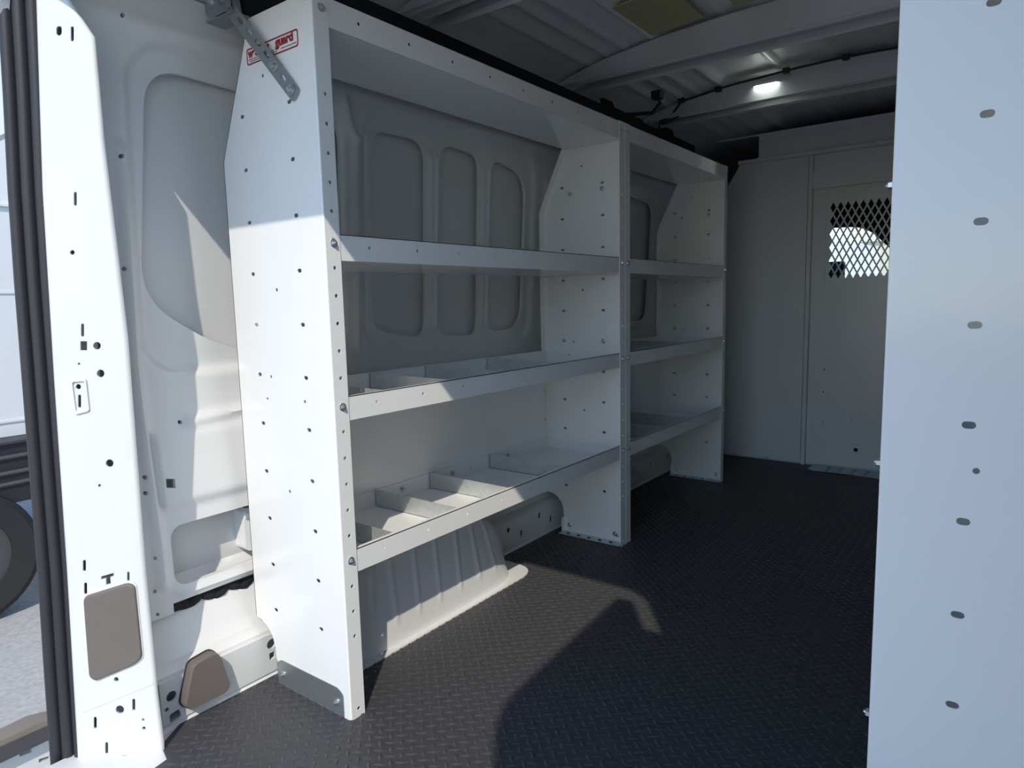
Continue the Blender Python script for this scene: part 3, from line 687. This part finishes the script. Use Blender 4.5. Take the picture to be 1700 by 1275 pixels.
root = empty('parked_van', (-3.2, .1, -.70)); tag(root, 'white van with black bumper trim parked beyond the door seal', 'van')
m_ = MB()
whl = (-.02, .36)
bo = [(-1.2, .95), (-1.2, 3.4), (3.6, 3.4), (3.6, .55), (.62, .55), (.50, .93)]
m_.sheet(bo, [], lambda u, v, w_: (w_-.06*sst(v, 1.4, 3.4), u, v), 1.8, grid=0); m_.build('body', M['paint'], root)
for z in (1.03, 1.72, 2.18):
    m2 = MB(); m2.box((-.01 if z < 1.5 else -.04, -1.19, z), (.006 if z < 1.5 else -.012, 3.5, z+.012)); m2.build('swage_line', M['paint'], root)
m_ = MB(); m_.sheet(rpoly([(-1.1, .60), (.40, .60), (.46, .72), (.44, .93), (.40, .955), (-1.1, .955)], .03), [], lambda u, v, w_: (.05+w_, u, v), .12); m_.build('bumper_trim', M['dark'], root)
for k, (a, b, z) in enumerate(((-.9, .40, .93), (-.9, .36, .845), (-.9, .38, .76), (-.9, .33, .70))):
    m2 = MB(); m2.tube([(.055, a, z-.01), (.06, (a+b)/2, z), (.055, b, z+.01)], .012 if k else .018, 8); m2.build('trim_bar', M['bumper'], root)
def wheel(parent, y, z, r):
    m = MB(); n = 48; pr = [(r*.62, -.10), (r*.90, -.11), (r*.98, -.09), (r, -.06), (r, .06), (r*.98, .09), (r*.90, .11), (r*.62, .10)]
    vs = [(b, y+a*math.cos(2*math.pi*i/n), z+a*math.sin(2*math.pi*i/n)) for i in range(n) for a, b in pr]; k = len(pr)
    m.add(vs, [(i*k+j, i*k+(j+1) % k, ((i+1) % n)*k+(j+1) % k, ((i+1) % n)*k+j) for i in range(n) for j in range(k)])
    t = m.build('tyre', M['tyre'], parent); m = MB(); m.cyl((-.06, y, z), (.06, y, z), r*.63, n=32); m.cyl((.06, y, z), (.09, y, z), r*.2, n=16); m.build('rim', M['bumper'], t)
wheel(root, whl[0]-.02, whl[1], .36); wheel(root, 2.9, .36, .36)

# =================================================================== CAB AND WHAT SHOWS THROUGH THE MESH
CY = 4.30
wsh = rpoly([(-.42, .80), (.80, .80), (.62, .98), (.42, 1.22), (.27, 1.37), (-.42, 1.39)], [.05, .05, .1, .1, .12, .05], 8)
m_ = MB(); m_.sheet([(-.50, -.2), (1.50, -.2), (1.50, 1.85), (-.50, 1.85)], [wsh], lambda u, v, w_: (u, CY-w_, v), .05)
tag(m_.build('trim_8', M['dark']), 'dark cab front with the windscreen opening seen through the mesh', 'cab lining', kind='structure')
m_ = MB(); m_.box((-.5, BY+.05, -.25), (1.5, CY, -.2)); m_.box((-.55, BY+.05, -.2), (-.50, CY, 1.8)); m_.box((1.50, BY+.05, -.2), (1.55, CY, 1.8)); m_.box((-.5, BY+.05, 1.55), (1.5, CY, 1.62))
tag(m_.build('trim_9', M['dark']), 'dark cab lining behind the bulkhead', 'cab lining', kind='structure')
gm = mat('windscreen_glass', (.86, .92, .93), .0); gb = gm.node_tree.nodes['Principled BSDF']; gb.inputs['Transmission Weight'].default_value = 1; gb.inputs['IOR'].default_value = 1.02
m_ = MB(); m_.sheet([(-.45, .79), (.83, .79), (.66, 1.0), (.45, 1.26), (.30, 1.41), (-.45, 1.43)], [], lambda u, v, w_: (u, CY+.052-w_, v), .005)
tag(m_.build('window_1', gm), 'tinted windscreen at the front of the cab', 'window', kind='structure')
root = empty('dashboard', (.5, CY-.25, -.2)); tag(root, 'dark dashboard in the cab behind the mesh window', 'dashboard')
m_ = MB(); m_.sweep([(-.2, 0), (-.22, .75), (-.10, .98), (.22, 1.0), (.22, 0)], [(lambda a, b, x=x: (x, a, b)) for x in (-.86, .86)]); m_.build('dash_body', M['dark'], root)
root = empty('cab_display', (.11, CY-.10, 1.08)); tag(root, 'blue grey display panel standing on the dashboard behind the mesh', 'display')
m_ = MB(); m_.sheet(rrect(-.10, -.12, .065, .055, .012), [], lambda u, v, w_: (u, -.01-w_, v), .02); m_.build('screen', M['glassy'], root)
m_ = MB(); m_.box((-.05, .0, -.255), (.0, .03, -.05)); m_.build('stand', M['dark'], root)
# outside in front
root = empty('box_truck', (-2.45, 13, -.7)); tag(root, 'white truck parked in front of the van seen through the mesh', 'truck')
m_ = MB(); m_.box((-3.6, 0, .55), (1.2, 2.3, 2.55)); m_.build('box_body', M['farwhite'], root)
m_ = MB(); m_.box((1.2, .1, .55), (2.4, 2.2, 1.7)); m_.build('cab', M['farwhite'], root)
for x in (-2.6, 1.7):
    m_ = MB(); m_.cyl((x, -.05, .42), (x, .25, .42), .42, n=20); m_.build('wheel', M['tyre'], root)
root = empty('building', (2.0, 19, -.7)); tag(root, 'cream stucco building behind the parked vehicles seen through the mesh', 'building')
m_ = MB(); m_.box((-12, 0, 0), (16, 6, 2.95)); m_.build('wall', M['cream'], root)
m_ = MB(); m_.box((-12.1, -.1, 2.95), (16.1, 6.1, 3.05)); m_.build('parapet', M['farwhite'], root)
m_ = MB(); m_.box((-4.6, .5, 3.05), (-4.1, 1.5, 3.6)); m_.build('chimney', M['cream'], root)
root = empty('blue_car', (1.62, 9.2, -.7)); tag(root, 'blue car parked ahead of the cab seen through the mesh', 'car')
cp = [(-2.15, .35), (-2.2, 1.10), (-2.0, 1.80), (.9, 1.84), (1.5, 1.2), (2.1, 1.05), (2.15, .35)]
m_ = MB(); m_.sheet(rpoly(cp, .12), [], lambda u, v, w_: (u, w_, v), 1.7); m_.build('body', M['blue'], root)
m_ = MB(); m_.sheet(rpoly([(-1.9, 1.20), (-1.8, 1.68), (.75, 1.70), (1.2, 1.22)], .06), [], lambda u, v, w_: (u, -.0-w_+.0, v), .006); m_.build('side_window', M['glass'], root)
for x in (-1.35, 1.4):
    m_ = MB(); m_.cyl((x, -.02, .32), (x, .2, .32), .32, n=20); m_.build('wheel', M['tyre'], root)
root = empty('tree', (-3.25, 17.0, -.7)); tag(root, 'leafy green tree beside the white truck seen through the mesh', 'tree')
m_ = MB(); m_.cyl((0, 0, 0), (0, 0, 2.2), .16, .1, n=10); m_.build('trunk', M['tanplastic'], root)
m_ = MB(); rng = random.Random(3)
for k in range(500):
    d = Vector((rng.gauss(0, 1), rng.gauss(0, 1), rng.gauss(0, 1))).normalized()*rng.uniform(.2, .7); c = Vector((0, 0, 2.75))+d; s_ = .10
    a = Vector((rng.gauss(0, 1), rng.gauss(0, 1), rng.gauss(0, 1))).normalized()*s_; b = a.orthogonal().normalized()*s_
    m_.add([c-a, c+b*.5, c+a, c-b*.5], [(0, 1, 2, 3)])
tag(m_.build('foliage', M['green'], root, recalc=False), kind='stuff')
